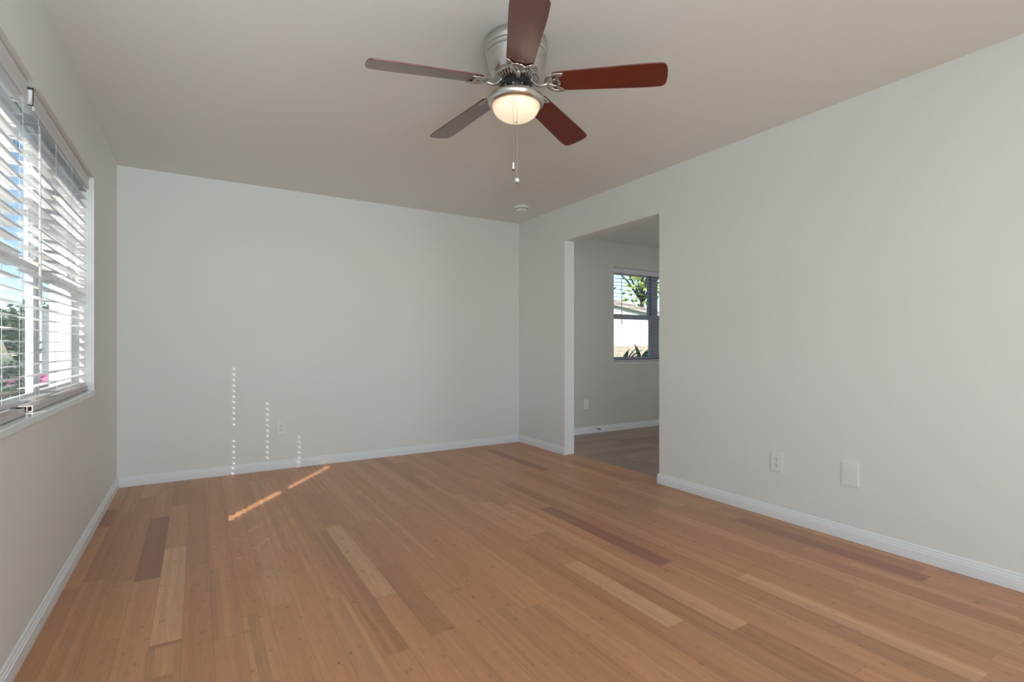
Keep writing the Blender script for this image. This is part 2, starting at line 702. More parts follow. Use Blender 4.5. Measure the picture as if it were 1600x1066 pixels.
# ------------------------------------------------------------------ baseboards (colonial profile)
def baseboard(name, p0, p1, inward, m='trim', h=0.076):
    """profile swept from p0 to p1; inward = unit vector into the room"""
    prof = [(0, 0), (0.013, 0), (0.0135, 0.020), (0.0125, 0.047), (0.0095, 0.050), (0.0095, 0.058), (0.0065, 0.062), (0.0055, h - 0.004), (0.003, h), (0, h)]
    bm = BM()
    rings = []
    for p in (p0, p1):
        rings.append([bm.verts.new((p[0] + inward[0] * a, p[1] + inward[1] * a, b)) for a, b in prof])
    n = len(prof)
    for i in range(n):
        bm.faces.new((rings[0][i], rings[0][(i + 1) % n], rings[1][(i + 1) % n], rings[1][i]))
    bm.faces.new(rings[0])
    bm.faces.new(rings[1])
    return struct(obj(name, bm, m))


baseboard('baseboard_left', (XL, YR), (XL, YB), (1, 0))
baseboard('baseboard_back', (XL + 0.0135, YB), (XR - 0.0135, YB), (0, -1))
baseboard('baseboard_right', (XR, YR), (XR, DY0 + 0.012), (-1, 0))
baseboard('baseboard_right_far', (XR, DY1 - 0.012), (XR, YB), (-1, 0))
baseboard('baseboard_kitchen', (XK, YB), (XKR, YB), (0, -1), h=0.08)


# ------------------------------------------------------------------ windows
def window(name, plane, units, zmid, z0, z1, u0, u1, rail=0.045, fw=0.04, depth=(0.10, 0.16), fm='frame'):
    """plane: function (u, d, z) -> xyz, u along the wall, d = depth outward from the inner wall face."""
    root = struct(empty(name, plane(u0, 0, z0)))
    inv = Matrix.Translation(-Vector(root.location))

    def pb(bm, ua, ub, da, db, za, zb):
        a, b = Vector(plane(ua, da, za)), Vector(plane(ub, db, zb))
        box(bm, min(a.x, b.x), max(a.x, b.x), min(a.y, b.y), max(a.y, b.y), za, zb)
    bm = BM()
    d0, d1 = depth
    pb(bm, u0, u1, d0, d1, z0, z0 + 0.03)
    pb(bm, u0, u1, d0, d1, z1 - 0.03, z1)
    pb(bm, u0, u0 + 0.02, d0, d1, z0 + 0.03, z1 - 0.03)
    pb(bm, u1 - 0.02, u1, d0, d1, z0 + 0.03, z1 - 0.03)
    for ua, ub in zip(units[:-1], units[1:]):
        pb(bm, ua[1], ub[0], d0, d1, z0 + 0.03, z1 - 0.03)
    bm.transform(inv)
    obj('window_frame', bm, fm, root, bevel=0.003)
    dm = (d0 + d1) / 2
    for (ua, ub) in units:
        ua2, ub2 = max(ua, u0 + 0.02), min(ub, u1 - 0.02)
        for (za, zb, da, nm) in ((z0 + 0.03, zmid + rail / 2, d0 + 0.002, 'lower_sash'), (zmid - rail / 2, z1 - 0.03, dm + 0.001, 'upper_sash')):
            bm = BM()
            db = da + (d1 - d0) / 2 - 0.003
            pb(bm, ua2, ua2 + fw, da, db, za, zb)
            pb(bm, ub2 - fw, ub2, da, db, za, zb)
            pb(bm, ua2 + fw, ub2 - fw, da, db, za, za + (fw if 'lower' in nm else rail))
            pb(bm, ua2 + fw, ub2 - fw, da, db, zb - (rail if 'lower' in nm else fw), zb)
            bm.transform(inv)
            s = obj(nm, bm, fm, root, bevel=0.002)
            bm = BM()
            pb(bm, ua2 + fw, ub2 - fw, (da + db) / 2 - 0.0015, (da + db) / 2 + 0.0015, za + (fw if 'lower' in nm else rail), zb - (rail if 'lower' in nm else fw))
            bm.transform(inv)
            obj('pane', bm, 'glass', s)
    return root


lw = lambda u, d, z: (XL - d, u, z)
window('window_1', lw, [(WY0 + 0.02, 3.055), (3.105, WY1 - 0.02)], 1.425, WZ0 + 0.03, WZ1, WY0, WY1, rail=0.045, fw=0.025, depth=(0.096, 0.132))
kw = lambda u, d, z: (u, YB + d, z)
window('window_2', kw, [(KX0 + 0.02, 5.255), (5.37, KX1 - 0.02)], 1.452, KZ0 + 0.03, KZ1, KX0, KX1, rail=0.062, fw=0.035, depth=(0.08, 0.14), fm='frame_backlit')
rw = lambda u, d, z: (u, YR - d, z)
window('window_3_added', rw, [(-0.23, 1.27), (1.33, 2.83)], 1.25, 0.2, 2.3, -0.25, 2.85)  # unseen window, added to admit light from behind the camera

# marble sills
bm = BM()
box(bm, XL - 0.11, XL + 0.005, WY0 + 0.001, WY1 - 0.001, WZ0, WZ0 + 0.029)
struct(obj('trim_1', bm, 'sill', bevel=0.004))
bm = BM()
box(bm, KX0 + 0.001, KX1 - 0.001, YB - 0.014, YB + 0.09, KZ0 + 0.001, KZ0 + 0.028)
struct(obj('trim_2', bm, 'sill', bevel=0.004))


# ------------------------------------------------------------------ horizontal blinds
def slat_mesh(L, holes, w=0.050, t=0.0028):
    bm = BM()
    hx = 0.0055
    xs = [0.0]
    for h in holes:
        xs += [h - hx, h + hx]
    xs.append(L)
    ys = [0, 0.006, 0.018, 0.032, 0.044, w]
    crown = 0.0016
    gv = [[bm.verts.new((x, y, crown * (1 - ((y - w / 2) / (w / 2)) ** 2))) for y in ys] for x in xs]
    for i in range(len(xs) - 1):
        for j in range(len(ys) - 1):
            if i % 2 == 1 and j == 2:
                continue
            bm.faces.new((gv[i][j], gv[i + 1][j], gv[i + 1][j + 1], gv[i][j + 1]))
    r = bmesh.ops.solidify(bm, geom=bm.faces[:], thickness=t)
    return bm


def blind(loc, rz, L, holes, ztop, zbot, wand_x, wand_z, label, tilt=0.0, pitch=0.046, wand_len=0.68):
    """local x along the window, local y from the room side outward, origin on the slats' room edge"""
    root = empty('window_blind', loc, rz)
    tag(root, label, 'blind', 'white slatted window blinds')
    # headrail
    bm = BM()
    box(bm, 0, L, 0.004, 0.048, ztop - 0.042, ztop - 0.003)
    obj('headrail', bm, 'slat', root, bevel=0.002)
    # valance with a top lip
    prof = [(-0.006, ztop - 0.068), (0.0, ztop - 0.068), (0.0, ztop - 0.002), (-0.010, ztop - 0.002), (-0.010, ztop - 0.010),
            (-0.0065, ztop - 0.014), (-0.0065, ztop - 0.058), (-0.009, ztop - 0.062)]
    bm = BM()
    rs = [[bm.verts.new((x, y - 0.001, z)) for y, z in prof] for x in (-0.004, L + 0.004)]
    for i in range(len(prof)):
        j = (i + 1) % len(prof)
        bm.faces.new((rs[0][i], rs[0][j], rs[1][j], rs[1][i]))
    bm.faces.new(rs[0])
    bm.faces.new(rs[1])
    obj('valance', bm, 'valance', root)
    # slats
    first = None
    z = ztop - 0.085
    n = int((z - (zbot + 0.038)) / pitch) + 1
    pitch = (z - (zbot + 0.044)) / (n - 1)
    zs = [z - i * pitch for i in range(n)]
    for i, zz in enumerate(zs):
        if first is None:
            bm = slat_mesh(L, holes)
            s = obj('slat', bm, 'slat', root)
            first = s
        else:
            s = first.copy()
            C.objects.link(s)
            s.parent = root
        s.location = (0, 0, zz)
        s.rotation_euler = (tilt + random.Random(i * 7 + int(L * 100)).uniform(-0.012, 0.012), 0, 0)
    # bottom rail: hollow channel, open at the ends
    bm = BM()
    y0, y1, b0, b1, th = -0.002, 0.052, zbot, zbot + 0.024, 0.003
    box(bm, 0.0, L, y0, y1, b1 - th, b1)
    box(bm, 0.0, L, y0, y0 + th, b0, b1 - th)
    box(bm, 0.0, L, y1 - th, y1, b0, b1 - th)
    box(bm, 0.0, L, y0 + th, y0 + 0.012, b0, b0 + th)
    box(bm, 0.0, L, y1 - 0.012, y1 - th, b0, b0 + th)
    box(bm, 0.0, L, y0 + 0.016, y0 + 0.018, b0, b1 - th)
    obj('bottom_rail', bm, 'rail_reflection_tint', root)
    bm = BM()
    box(bm, 0.012, L - 0.012, y0 + 0.019, y1 - th - 0.001, b0 + 0.0035, b1 - th - 0.001)
    obj('rail_hollow_shade', bm, 'dark', root)  # dark block standing in for the shade inside the hollow rail
    # ladder cords
    for h in holes:
        bm = BM()
        for yy in (-0.0035, 0.0535):
            tube(bm, [(h + 0.0085, yy, zbot + 0.02), (h + 0.0085, yy, ztop - 0.04)], 0.0008, 5)
        for zz in zs:
            tube(bm, [(h + 0.0085, -0.0035, zz - 0.0035), (h + 0.0085, 0.0535, zz - 0.0035)], 0.0006, 4)
        obj('ladder_cord', bm, 'cord', root)
    # wand
    bm = BM()
    tube(bm, [(wand_x, -0.016, wand_z), (wand_x, -0.017, wand_z - wand_len * 0.5), (wand_x, -0.018, wand_z - wand_len)], [0.0038, 0.004, 0.0048], 6)
    w = obj('wand', bm, 'wand', root)
    bm = BM()
    tube(bm, [(wand_x, -0.003, wand_z + 0.035), (wand_x, -0.014, wand_z + 0.032), (wand_x, -0.017, wand_z + 0.018), (wand_x, -0.016, wand_z - 0.004)], 0.002, 6)
    obj('hook', bm, 'nickel', w)
    return root


zt = WZ1 - 0.002
zb = WZ0 + 0.031
blind((-0.548, 2.683, 0), PI / 2, 1.172, [0.072, 0.372, 0.718, 1.063], zt, zb, 0.034, 1.915,
      'white slatted blind over the left wall window, the one nearer the room corner')
blind((-0.548, 1.515, 0), PI / 2, 1.060, [0.10, 0.40, 0.70, 1.02], zt, zb, 0.034, 1.915,
      'white slatted blind cut off by the left edge of the photo')
blind((KX0 + 0.012, YB + 0.018, 0), 0, KX1 - KX0 - 0.024, [0.12, 0.53, 0.95, 1.34], KZ1 - 0.002, KZ0 + 0.030, 0.125, 2.0,
      'white slatted blind in the kitchen window seen through the doorway', wand_len=0.66)

# mounting bracket between the two left blinds
br = empty('blind_bracket', (-0.548, 2.652, zt - 0.035))
tag(br, 'white bracket holding the blind headrails where the two left blinds meet', 'bracket')
bm = BM()
box(bm, -0.05, -0.002, -0.026, 0.022, -0.006, 0.033)
obj('clip', bm, 'plate', br, bevel=0.003)
bm = BM()
vs = [(-0.002, -0.024, 0.034), (0.014, -0.024, 0.030), (0.014, 0.020, 0.030), (-0.002, 0.020, 0.034), (-0.002, -0.014, -0.03), (0.006, -0.010, -0.012), (0.006, 0.010, -0.012), (-0.002, 0.012, -0.03)]
v = [bm.verts.new(p) for p in vs]
for f in ((0, 1, 2, 3), (4, 7, 6, 5), (0, 4, 5, 1), (3, 2, 6, 7), (1, 5, 6, 2), (0, 3, 7, 4)):
    bm.faces.new([v[i] for i in f])
obj('cover', bm, 'plate', br, bevel=0.002)
bm = BM()
box(bm, -0.001, 0.015, -0.0275, -0.0245, -0.034, -0.0305)
box(bm, -0.001, 0.015, -0.0275, -0.0245, 0.028, 0.0335)
box(bm, 0.0135, 0.0165, -0.0275, -0.0245, -0.034, 0.0335)
obj('end_channel', bm, 'dark', br)


# ------------------------------------------------------------------ wall plates
def plate_thing(name, loc, rz, w, h, label, cat, outlet=True):
    """local -y faces the room"""
    root = empty(name, loc, rz)
    tag(root, label, cat)
    bm = BM()
    box(bm, -w / 2, w / 2, -0.006, 0, -h / 2, h / 2)
    obj('plate', bm, 'plate', root, bevel=0.003, seg=3)
    if outlet:
        for s in (-1, 1):
            cz = s * 0.0195
            bm = BM()
            n = 24
            ring = []
            for k in range(n):
                a = 2 * PI * k / n
                x, z = 0.0172 * math.cos(a), 0.0172 * math.sin(a)
                z = max(-0.0138, min(0.0138, z))
                ring.append((x, z + cz))
            a_ = [bm.verts.new((x, -0.0062, z)) for x, z in ring]
            b_ = [bm.verts.new((x, -0.0082, z)) for x, z in ring]
            for k in range(n):
                bm.faces.new((a_[k], a_[(k + 1) % n], b_[(k + 1) % n], b_[k]))
            bm.faces.new(b_)
            r = obj('receptacle', bm, 'plate', root)
            bm = BM()
            box(bm, -0.0075, -0.0050, -0.0086, -0.0081, cz - 0.001, cz + 0.009)
            box(bm, 0.0050, 0.0075, -0.0086, -0.0081, cz - 0.0005, cz + 0.0085)
            box(bm, -0.0026, 0.0026, -0.0086, -0.0081, cz - 0.0105, cz - 0.0055)
            obj('slots', bm, 'dark', r)
        bm = BM()
        lathe(bm, [(0.0032, 0), (0.0032, 0.0012), (0.0018, 0.002)], 12)
        bm.transform(Matrix.Translation((0, -0.006, 0)) @ Matrix.Rotation(PI / 2, 4, 'X'))
        obj('screw', bm, 'nickel', root)
    else:
        bm = BM()
        e = 0.012
        box(bm, -w / 2 + e, w / 2 - e, -0.0072, -0.006, -h / 2 + e, h / 2 - e)
        obj('raised_panel', bm, 'plate', root, bevel=0.001)
    return root


plate_thing('power_outlet', (0.624, YB, 0.356), 0, 0.072, 0.117, 'white duplex power outlet low on the back wall facing the viewer', 'outlet')
plate_thing('power_outlet', (XR, 1.866, 0.351), -PI / 2, 0.075, 0.122, 'white duplex power outlet low on the right wall beside the blank plate', 'outlet')
plate_thing('blank_wall_plate', (XR, 1.445, 0.365), -PI / 2, 0.09, 0.133, 'blank white wall plate low on the right wall, right of the outlet', 'wall plate', outlet=False)
plate_thing('power_outlet', (4.04, YB, 0.358), 0, 0.072, 0.117, 'small white outlet on the kitchen wall seen through the doorway', 'outlet')

# faint painted-over patches high on the back wall
for (x, z, w, h, lab) in ((0.165, 2.12, 0.022, 0.13, 'faint painted-over strip high on the back wall near the left corner'),
                          (2.40, 2.09, 0.024, 0.10, 'faint painted-over strip high on the back wall near the right corner')):
    bm = BM()
    box(bm, x - w / 2, x + w / 2, YB - 0.0025, YB, z - h / 2, z + h / 2)
    box(bm, x + w / 2 - 0.003, x + w / 2, YB - 0.005, YB - 0.0025, z - h / 2, z + h / 2)
    tag(obj('wall_patch', bm, 'wall', bevel=0.001), lab, 'patch')

# door stop on the kitchen baseboard
ds = empty('door_stop', (4.19, YB - 0.0135, 0.055))
tag(ds, 'small dark spring door stop on the kitchen baseboard seen through the doorway', 'door stop')
bm = BM()
pts = []
for i in range(70):
    a = i * 0.7
    pts.append((0.006 * math.cos(a), -0.002 - i * 0.0009, 0.006 * math.sin(a)))
tube(bm, pts, 0.0012, 5)
obj('spring', bm, 'black', ds)
bm = BM()
lathe(bm, [(0.004, 0), (0.009, 0.001), (0.009, 0.013), (0.007, 0.016)], 16)
bm.transform(Matrix.Translation((0, -0.064, 0)) @ Matrix.Rotation(PI / 2, 4, 'X'))
obj('rubber_tip', bm, 'dark', ds, smooth=True)

# ------------------------------------------------------------------ smoke detector
sm = empty('smoke_detector', (2.717, 4.254, H))
tag(sm, 'round white smoke detector on the ceiling near the far corner', 'smoke detector')
bm = BM()
lathe(bm, [(0.068, 0), (0.070, -0.004), (0.070, -0.014), (0.066, -0.018)], 40)
obj('base', bm, 'detector', sm, smooth=False)
bm = BM()
lathe(bm, [(0.060, -0.0181), (0.062, -0.022), (0.058, -0.034), (0.048, -0.042), (0.020, -0.045), (0.018, -0.043), (0.004, -0.043)], 40)
obj('cover', bm, 'detector', sm, smooth=True)
bm = BM()
for i in range(20):
    a = 2 * PI * i / 20
    m_ = Matrix.Rotation(a, 4, 'Z')
    vs = box(bm, 0.0585, 0.0625, -0.005, 0.005, -0.031, -0.023)
    for v_ in vs:
        v_.co = m_ @ v_.co
obj('vent_slots', bm, 'dark', sm)
bm = BM()
lathe(bm, [(0.011, -0.0432), (0.011, -0.0475), (0.009, -0.049)], 20)
obj('test_button', bm, 'plate', sm)

# ------------------------------------------------------------------ ceiling fan
FX, FY = 1.2205, 1.9577
fan = empty('ceiling_fan', (FX, FY, H))
tag(fan, 'brushed nickel ceiling fan with five mahogany blades and a lit glass bowl', 'ceiling fan')
zo = -H
bm = BM()
lathe(bm, [(0.128, 0), (0.138, -0.003), (0.141, -0.010), (0.141, -0.040), (0.137, -0.043), (0.137, -0.047), (0.141, -0.050), (0.141, -0.056),
           (0.136, -0.060), (0.134, -0.066), (0.137, -0.069), (0.137, -0.076), (0.132, -0.082), (0.128, -0.105), (0.121, -0.130), (0.113, -0.150), (0.105, -0.160)], 72)
obj('housing', bm, 'nickel', fan, smooth=True)
# slotted vent ring: fluted underside
bm = BM()
NV = 40
lathe(bm, [(0.104, -0.1602), (0.107, -0.164), (0.103, -0.169), (0.098, -0.170)], 72, cap=False)
lathe(bm, [(0.066, -0.187), (0.063, -0.190), (0.059, -0.190)], 72, cap=False)
for i in range(NV):
    a = 2 * PI * i / NV
    rot = Matrix.Rotation(a, 4, 'Z')
    vs = []
    for (r, z, hw) in ((0.100, -0.168, 0.0048), (0.085, -0.181, 0.0042), (0.064, -0.189, 0.0030)):
        for s in (-1, 1):
            for dz in (0, 0.004):
                vs.append(bm.verts.new(rot @ Vector((r, s * hw, z + dz))))
    for k in (0, 4):
        a0, a1, a2, a3, b0, b1, b2, b3 = [vs[k + q] for q in range(8)]
        bm.faces.new((a0, a2, b2, b0)); bm.faces.new((a1, b1, b3, a3)); bm.faces.new((a0, b0, b1, a1)); bm.faces.new((a2, a3, b3, b2))
obj('vent_ring', bm, 'nickel', fan, smooth=False)
bm = BM()
lathe(bm, [(0.098, -0.161), (0.094, -0.168), (0.062, -0.180), (0.060, -0.186), (0.070, -0.189), (0.072, -0.206), (0.066, -0.212), (0.040, -0.214)], 48)
obj('motor', bm, 'black', fan, smooth=False)
for i in range(10):
    a = 2 * PI * (i + 0.3) / 10
    bm = BM()
    lathe(bm, [(0.0045, -0.2125), (0.0045, -0.2165), (0.003, -0.218)], 10, 0.062 * math.cos(a), 0.062 * math.sin(a))
    obj('screw', bm, 'nickel', fan)
bm = BM()
lathe(bm, [(0.038, -0.213), (0.045, -0.2135), (0.047, -0.216), (0.047, -0.240), (0.052, -0.244)], 48)
obj('switch_housing', bm, 'nickel', fan, smooth=True)
# light fitter dish
bm = BM()
lathe(bm, [(0.045, -0.238), (0.075, -0.240), (0.105, -0.246), (0.121, -0.254), (0.1285, -0.264), (0.128, -0.272), (0.123, -0.282), (0.115, -0.290), (0.109, -0.292),
           (0.1065, -0.289), (0.104, -0.280), (0.095, -0.268), (0.03, -0.252)], 72)
obj('light_fitter', bm, 'nickel', fan, smooth=True)
# glass bowl
bm = BM()
prof = [(0.1045, -0.002), (0.1055, -0.012)]
for i in range(1, 13):
    a = i / 12 * PI / 2
    prof.append((max(0.1055 * math.cos(a), 0.0015), -0.012 - 0.066 * math.sin(a)))
lathe(bm, prof, 64, cap=True)
bw = obj('glass_bowl', bm, 'bowl', fan, smooth=True)
bw.location = (0, 0, -0.280)
bm = BM()
lathe(bm, [(0.005, -0.3575), (0.006, -0.360), (0.004, -0.364), (0.0015, -0.366)], 16)
obj('finial', bm, 'nickel', fan, smooth=True)

# blades and blade irons (angles measured on plan; ccw edge is the lower one)
toLocal = lambda lat, dep: (lat * math.cos(YAW) + dep * math.sin(YAW), -lat * math.sin(YAW) + dep * math.cos(YAW))
base_ang = math.radians(-90 + 4) - YAW


def blade_mesh():
    bm = BM()
    r0, r1 = 0.165, 0.655
    out = []
    w0, w1 = 0.056, 0.070
    N = 14

    def half(x):
        f = (x - r0) / (r1 - r0)
        return w0 + (w1 - w0) * min(1, f * 1.25) - 0.002 * max(0, f - 0.8) * 5
    up = []
    # root corner (rounded)
    for k in range(5):
        a = PI / 2 * k / 4
        up.append((r0 + 0.018 * (1 - math.sin(a)), (half(r0) - 0.018) + 0.018 * math.sin(a) if False else half(r0) - 0.018 * (1 - math.sin(a))))
    up = [(r0, half(r0) - 0.02), (r0 + 0.003, half(r0) - 0.009), (r0 + 0.009, half(r0) - 0.002)]
    for k in range(N + 1):
        x = r0 + 0.02 + (r1 - 0.03 - r0 - 0.02) * k / N
        up.append((x, half(x)))
    hw = half(r1)
    for k in range(1, 8):
        a = PI / 2 * k / 7
        up.append((r1 - 0.03 + 0.026 * math.sin(a), hw - 0.026 + 0.026 * math.cos(a)))
    up.append((r1 - 0.001, hw * 0.4))
    pts = up + [(r1, 0.0)] + [(x, -y) for x, y in reversed(up)]
    top = [bm.verts.new((x, y, 0.003)) for x, y in pts]
    bot = [bm.verts.new((x, y, -0.003)) for x, y in pts]
    n = len(pts)
    bm.faces.new(top)
    bm.faces.new(bot)
    for i in range(n):
        bm.faces.new((top[i], top[(i + 1) % n], bot[(i + 1) % n], bot[i]))
    return bm


def arc(cx, cy, rx, ry, a0, a1, n, z):
    return [(cx + rx * math.cos(math.radians(a0 + (a1 - a0) * i / n)), cy + ry * math.sin(math.radians(a0 + (a1 - a0) * i / n)), z) for i in range(n + 1)]


def iron_mesh():
    bm = BM()
    z = -0.0085
    # two horns sweeping out along the blade root
    for s in (1, -1):
        p = arc(0.190, 0, 0.052, 0.050 * s, 180, 82, 12, z)
        p += [(0.207, 0.050 * s, z), (0.219, 0.053 * s, z + 0.001)]
        tube(bm, p, [0.0075] * 6 + [0.0078] * 5 + [0.0075, 0.0075] + [0.007, 0.004], 8, 0.55)
        # inner scroll
        q = [(0.212, 0.050 * s, z), (0.200, 0.038 * s, z), (0.190, 0.032 * s, z), (0.186, 0.022 * s, z), (0.194, 0.014 * s, z), (0.196, 0.0, z)]
        tube(bm, q, [0.006, 0.007, 0.0075, 0.007, 0.007, 0.0075], 8, 0.6)
        q = [(0.144, 0.004 * s, z), (0.158, 0.012 * s, z), (0.172, 0.018 * s, z), (0.188, 0.020 * s, z)]
        tube(bm, q, [0.007, 0.006, 0.006, 0.006], 8, 0.6)
    return bm


def arm_mesh():
    bm = BM()
    tube(bm, [(0.052, 0, 0.020), (0.066, 0, 0.017), (0.080, 0, 0.004), (0.094, 0, -0.010), (0.112, 0, -0.017), (0.130, 0, -0.015), (0.146, 0, -0.0085)],
         [0.012, 0.011, 0.009, 0.0085, 0.008, 0.008, 0.0075], 10, 0.7)
    # mounting foot under the motor
    box(bm, 0.045, 0.078, -0.016, 0.016, 0.016, 0.022)
    return bm


blade0 = iron0 = arm0 = None
for k in range(5):
    a = base_ang + k * 2 * PI / 5
    droop = Matrix.Rotation(math.radians(3.6), 4, 'Y')       # outer end lower
    pitch = Matrix.Rotation(math.radians(-12.5), 4, 'X')     # ccw edge lower
    base = Matrix.Translation((0, 0, -0.188)) @ Matrix.Rotation(a, 4, 'Z')
    mtx = base @ droop @ pitch
    if k == 0:
        blade0 = obj('blade', blade_mesh(), 'blade', fan, bevel=0.0015)
        iron0 = obj('blade_bracket', iron_mesh(), 'nickel', blade0, smooth=True)
        arm0 = obj('blade_arm', arm_mesh(), 'nickel', fan, smooth=True)
        b, i_, r_ = blade0, iron0, arm0
    else:
        b, i_, r_ = blade0.copy(), iron0.copy(), arm0.copy()
        for q in (b, i_, r_):
            C.objects.link(q)
        b.parent = fan
        i_.parent = b
        r_.parent = fan
    b.matrix_local = mtx
    r_.matrix_local = base @ Matrix.Translation((0, 0, -0.046 + 0.010)) if False else Matrix.Translation((0, 0, -0.197)) @ Matrix.Rotation(a, 4, 'Z')

# pull chains
for (lat, dep, zend, kind) in ((-0.012, -0.125, -0.590, 'fob'), (0.004, -0.122, -0.650, 'ball')):
    cx, cy = toLocal(lat, dep)
    bm = BM()
    zz = -0.262
    # short horizontal run from the switch housing, then down
    tube(bm, [(cx * 0.4, cy * 0.4, -0.232), (cx * 0.75, cy * 0.75, -0.238), (cx * 0.98, cy * 0.98, -0.247), (cx, cy, -0.262)], 0.0012, 6)
    while zz > zend:
        bmesh.ops.create_icosphere(bm, subdivisions=1, radius=0.0014, matrix=Matrix.Translation((cx, cy, zz)))
        zz -= 0.0034
    tube(bm, [(cx, cy, -0.262), (cx, cy, zend)], 0.0005, 4)
    ch = obj('pull_chain', bm, 'nickel', fan)
    bm = BM()
    if kind == 'fob':
        lathe(bm, [(0.001, 0.004), (0.003, 0.002), (0.0045, -0.012), (0.005, -0.022), (0.003, -0.026)], 14, cx, cy)
        bm.transform(Matrix.Translation((0, 0, zend)))
        obj('pull_fob', bm, 'plate', ch, smooth=True)
        bm = BM()
        lathe(bm, [(0.0045, -0.026), (0.005, -0.029), (0.003, -0.032)], 12, cx, cy)
        bm.transform(Matrix.Translation((0, 0, zend)))
        obj('chain_connector', bm, 'dark', ch)
    else:
        bmesh.ops.create_uvsphere(bm, u_segments=16, v_segments=12, radius=0.0095, matrix=Matrix.Translation((cx, cy, zend - 0.011)))
        obj('pull_knob', bm, 'plate', ch, smooth=True)
        bm = BM()
        lathe(bm, [(0.003, -0.023), (0.0035, -0.026), (0.002, -0.028)], 12, cx, cy)
        bm.transform(Matrix.Translation((0, 0, zend)))
        obj('chain_connector', bm, 'dark', ch)

# ------------------------------------------------------------------ outside
bm = BM()
box(bm, -60, 60, -40, 90, -0.5, -0.25)
struct(obj('ground', bm, 'grass'))
bm = BM()
box(bm, -14, -5.5, -40, 90, -0.25, -0.22)
struct(obj('ground_street', bm, 'asphalt'))
bm = BM()
box(bm, -4.6, XL - 0.21, -8, 10.5, -0.25, -0.21)
struct(obj('ground_walkway', bm, 'concrete'))
bm = BM()   # foundation under the house
box(bm, XL - 0.2, XKR + 0.1, YR - 0.2, YB + 0.2, -0.25, -0.031)
struct(obj('ground_foundation', bm, 'ext_white'))

# roof with eaves of this house
bm = BM()
pts = [(-1.05, 2.56), (-1.05, 2.66), (3.0, 3.9), (7.4, 2.66), (7.4, 2.56)]
rs = [[bm.verts.new((x, y, z)) for x, z in pts] for y in (-2.9, 5.45)]
for i in range(5):
    j = (i + 1) % 5
    bm.faces.new((rs[0][i], rs[0][j], rs[1][j], rs[1][i]))
bm.faces.new(rs[0])
bm.faces.new(rs[1])
struct(obj('roof', bm, 'soffit'))

# projecting front wing of the house with its entry porch, farther along
wg = empty('house_wing', (0, 11.0, -0.25))
tag(wg, 'white stucco wing of the house with an entry porch outside the left window', 'building')
bm = BM()
box(bm, -1.74, 0.5, 0, 5.0, 0, 3.3)
obj('wall', bm, 'ext_white', wg)
bm = BM()
box(bm, -2.26, -1.74, -0.05, 5.0, 2.41, 3.3)
obj('porch_beam', bm, 'ext_white', wg)
for (x0, x1) in ((-2.16, -2.13), (-1.945, -1.92), (-1.905, -1.88)):
    bm = BM()
    box(bm, x0, x1, 0.0, 0.04, 0, 2.41)
    obj('post', bm, 'ext_white', wg)
bm = BM()
box(bm, -2.13, -1.945, 0.0, 0.03, 0, 1.89)
obj('screen_panel', bm, 'screen', wg)
bm = BM()
box(bm, -1.88, -1.741, 0.01, 0.05, 0, 2.41)
obj('side_panel', bm, 'ext_grey', wg)


def crown(rnd, n, cx, cy, cz, rx, ry, rz, size, lobes=7):
    bm = BM()
    ls = [(rnd.uniform(-.55, .55), rnd.uniform(-.55, .55), rnd.uniform(-.5, .5)) for _ in range(lobes)]
    for i in range(n):
        lx, ly, lz = rnd.choice(ls)
        while True:
            v = Vector((rnd.uniform(-1, 1), rnd.uniform(-1, 1), rnd.uniform(-1, 1)))
            if v.length < 1: break
        p = Vector((cx + (lx + v.x * .5) * rx, cy + (ly + v.y * .5) * ry, cz + (lz + v.z * .5) * rz))
        d = Vector((rnd.gauss(0, 1), rnd.gauss(0, 1), rnd.gauss(0, .6))).normalized()
        s = d.cross(Vector((rnd.gauss(0, 1), rnd.gauss(0, 1), rnd.gauss(0, 1)))).normalized()
        L = size * rnd.uniform(.6, 1.3)
        a = bm.verts.new(p)
        b = bm.verts.new(p + d * L * .5 + s * L * .22)
        c = bm.verts.new(p + d * L)
        e = bm.verts.new(p + d * L * .5 - s * L * .22)
        bm.faces.new((a, b, c, e))
    return bm


def tree(name, label, cat, loc, h, rad, seed, leafm, n=1500, size=0.28, group=None, trunk_r=0.16, low=0.55):
    rnd = random.Random(seed)
    root = empty(name, loc)
    tag(root, label, cat, group)
    bm = BM()
    tube(bm, [(0, 0, 0), (0.05, 0, h * .3), (0, 0.05, h * .6), (0.1, 0, h * .85)], [trunk_r, trunk_r * .8, trunk_r * .6, trunk_r * .3], 10)
    for k in range(6):
        a = k * 1.05
        tube(bm, [(0.02, 0.02, h * .5), (rad * .3 * math.cos(a), rad * .3 * math.sin(a), h * .66), (rad * .65 * math.cos(a), rad * .65 * math.sin(a), h * .8)],
             [trunk_r * .45, trunk_r * .3, trunk_r * .12], 6)
    obj('trunk', bm, 'bark', root, smooth=True)
    obj('crown', crown(rnd, n, 0, 0, h * (1 + low) / 2, rad, rad, h * (1 - low) * .75, size), leafm, root)
    return root


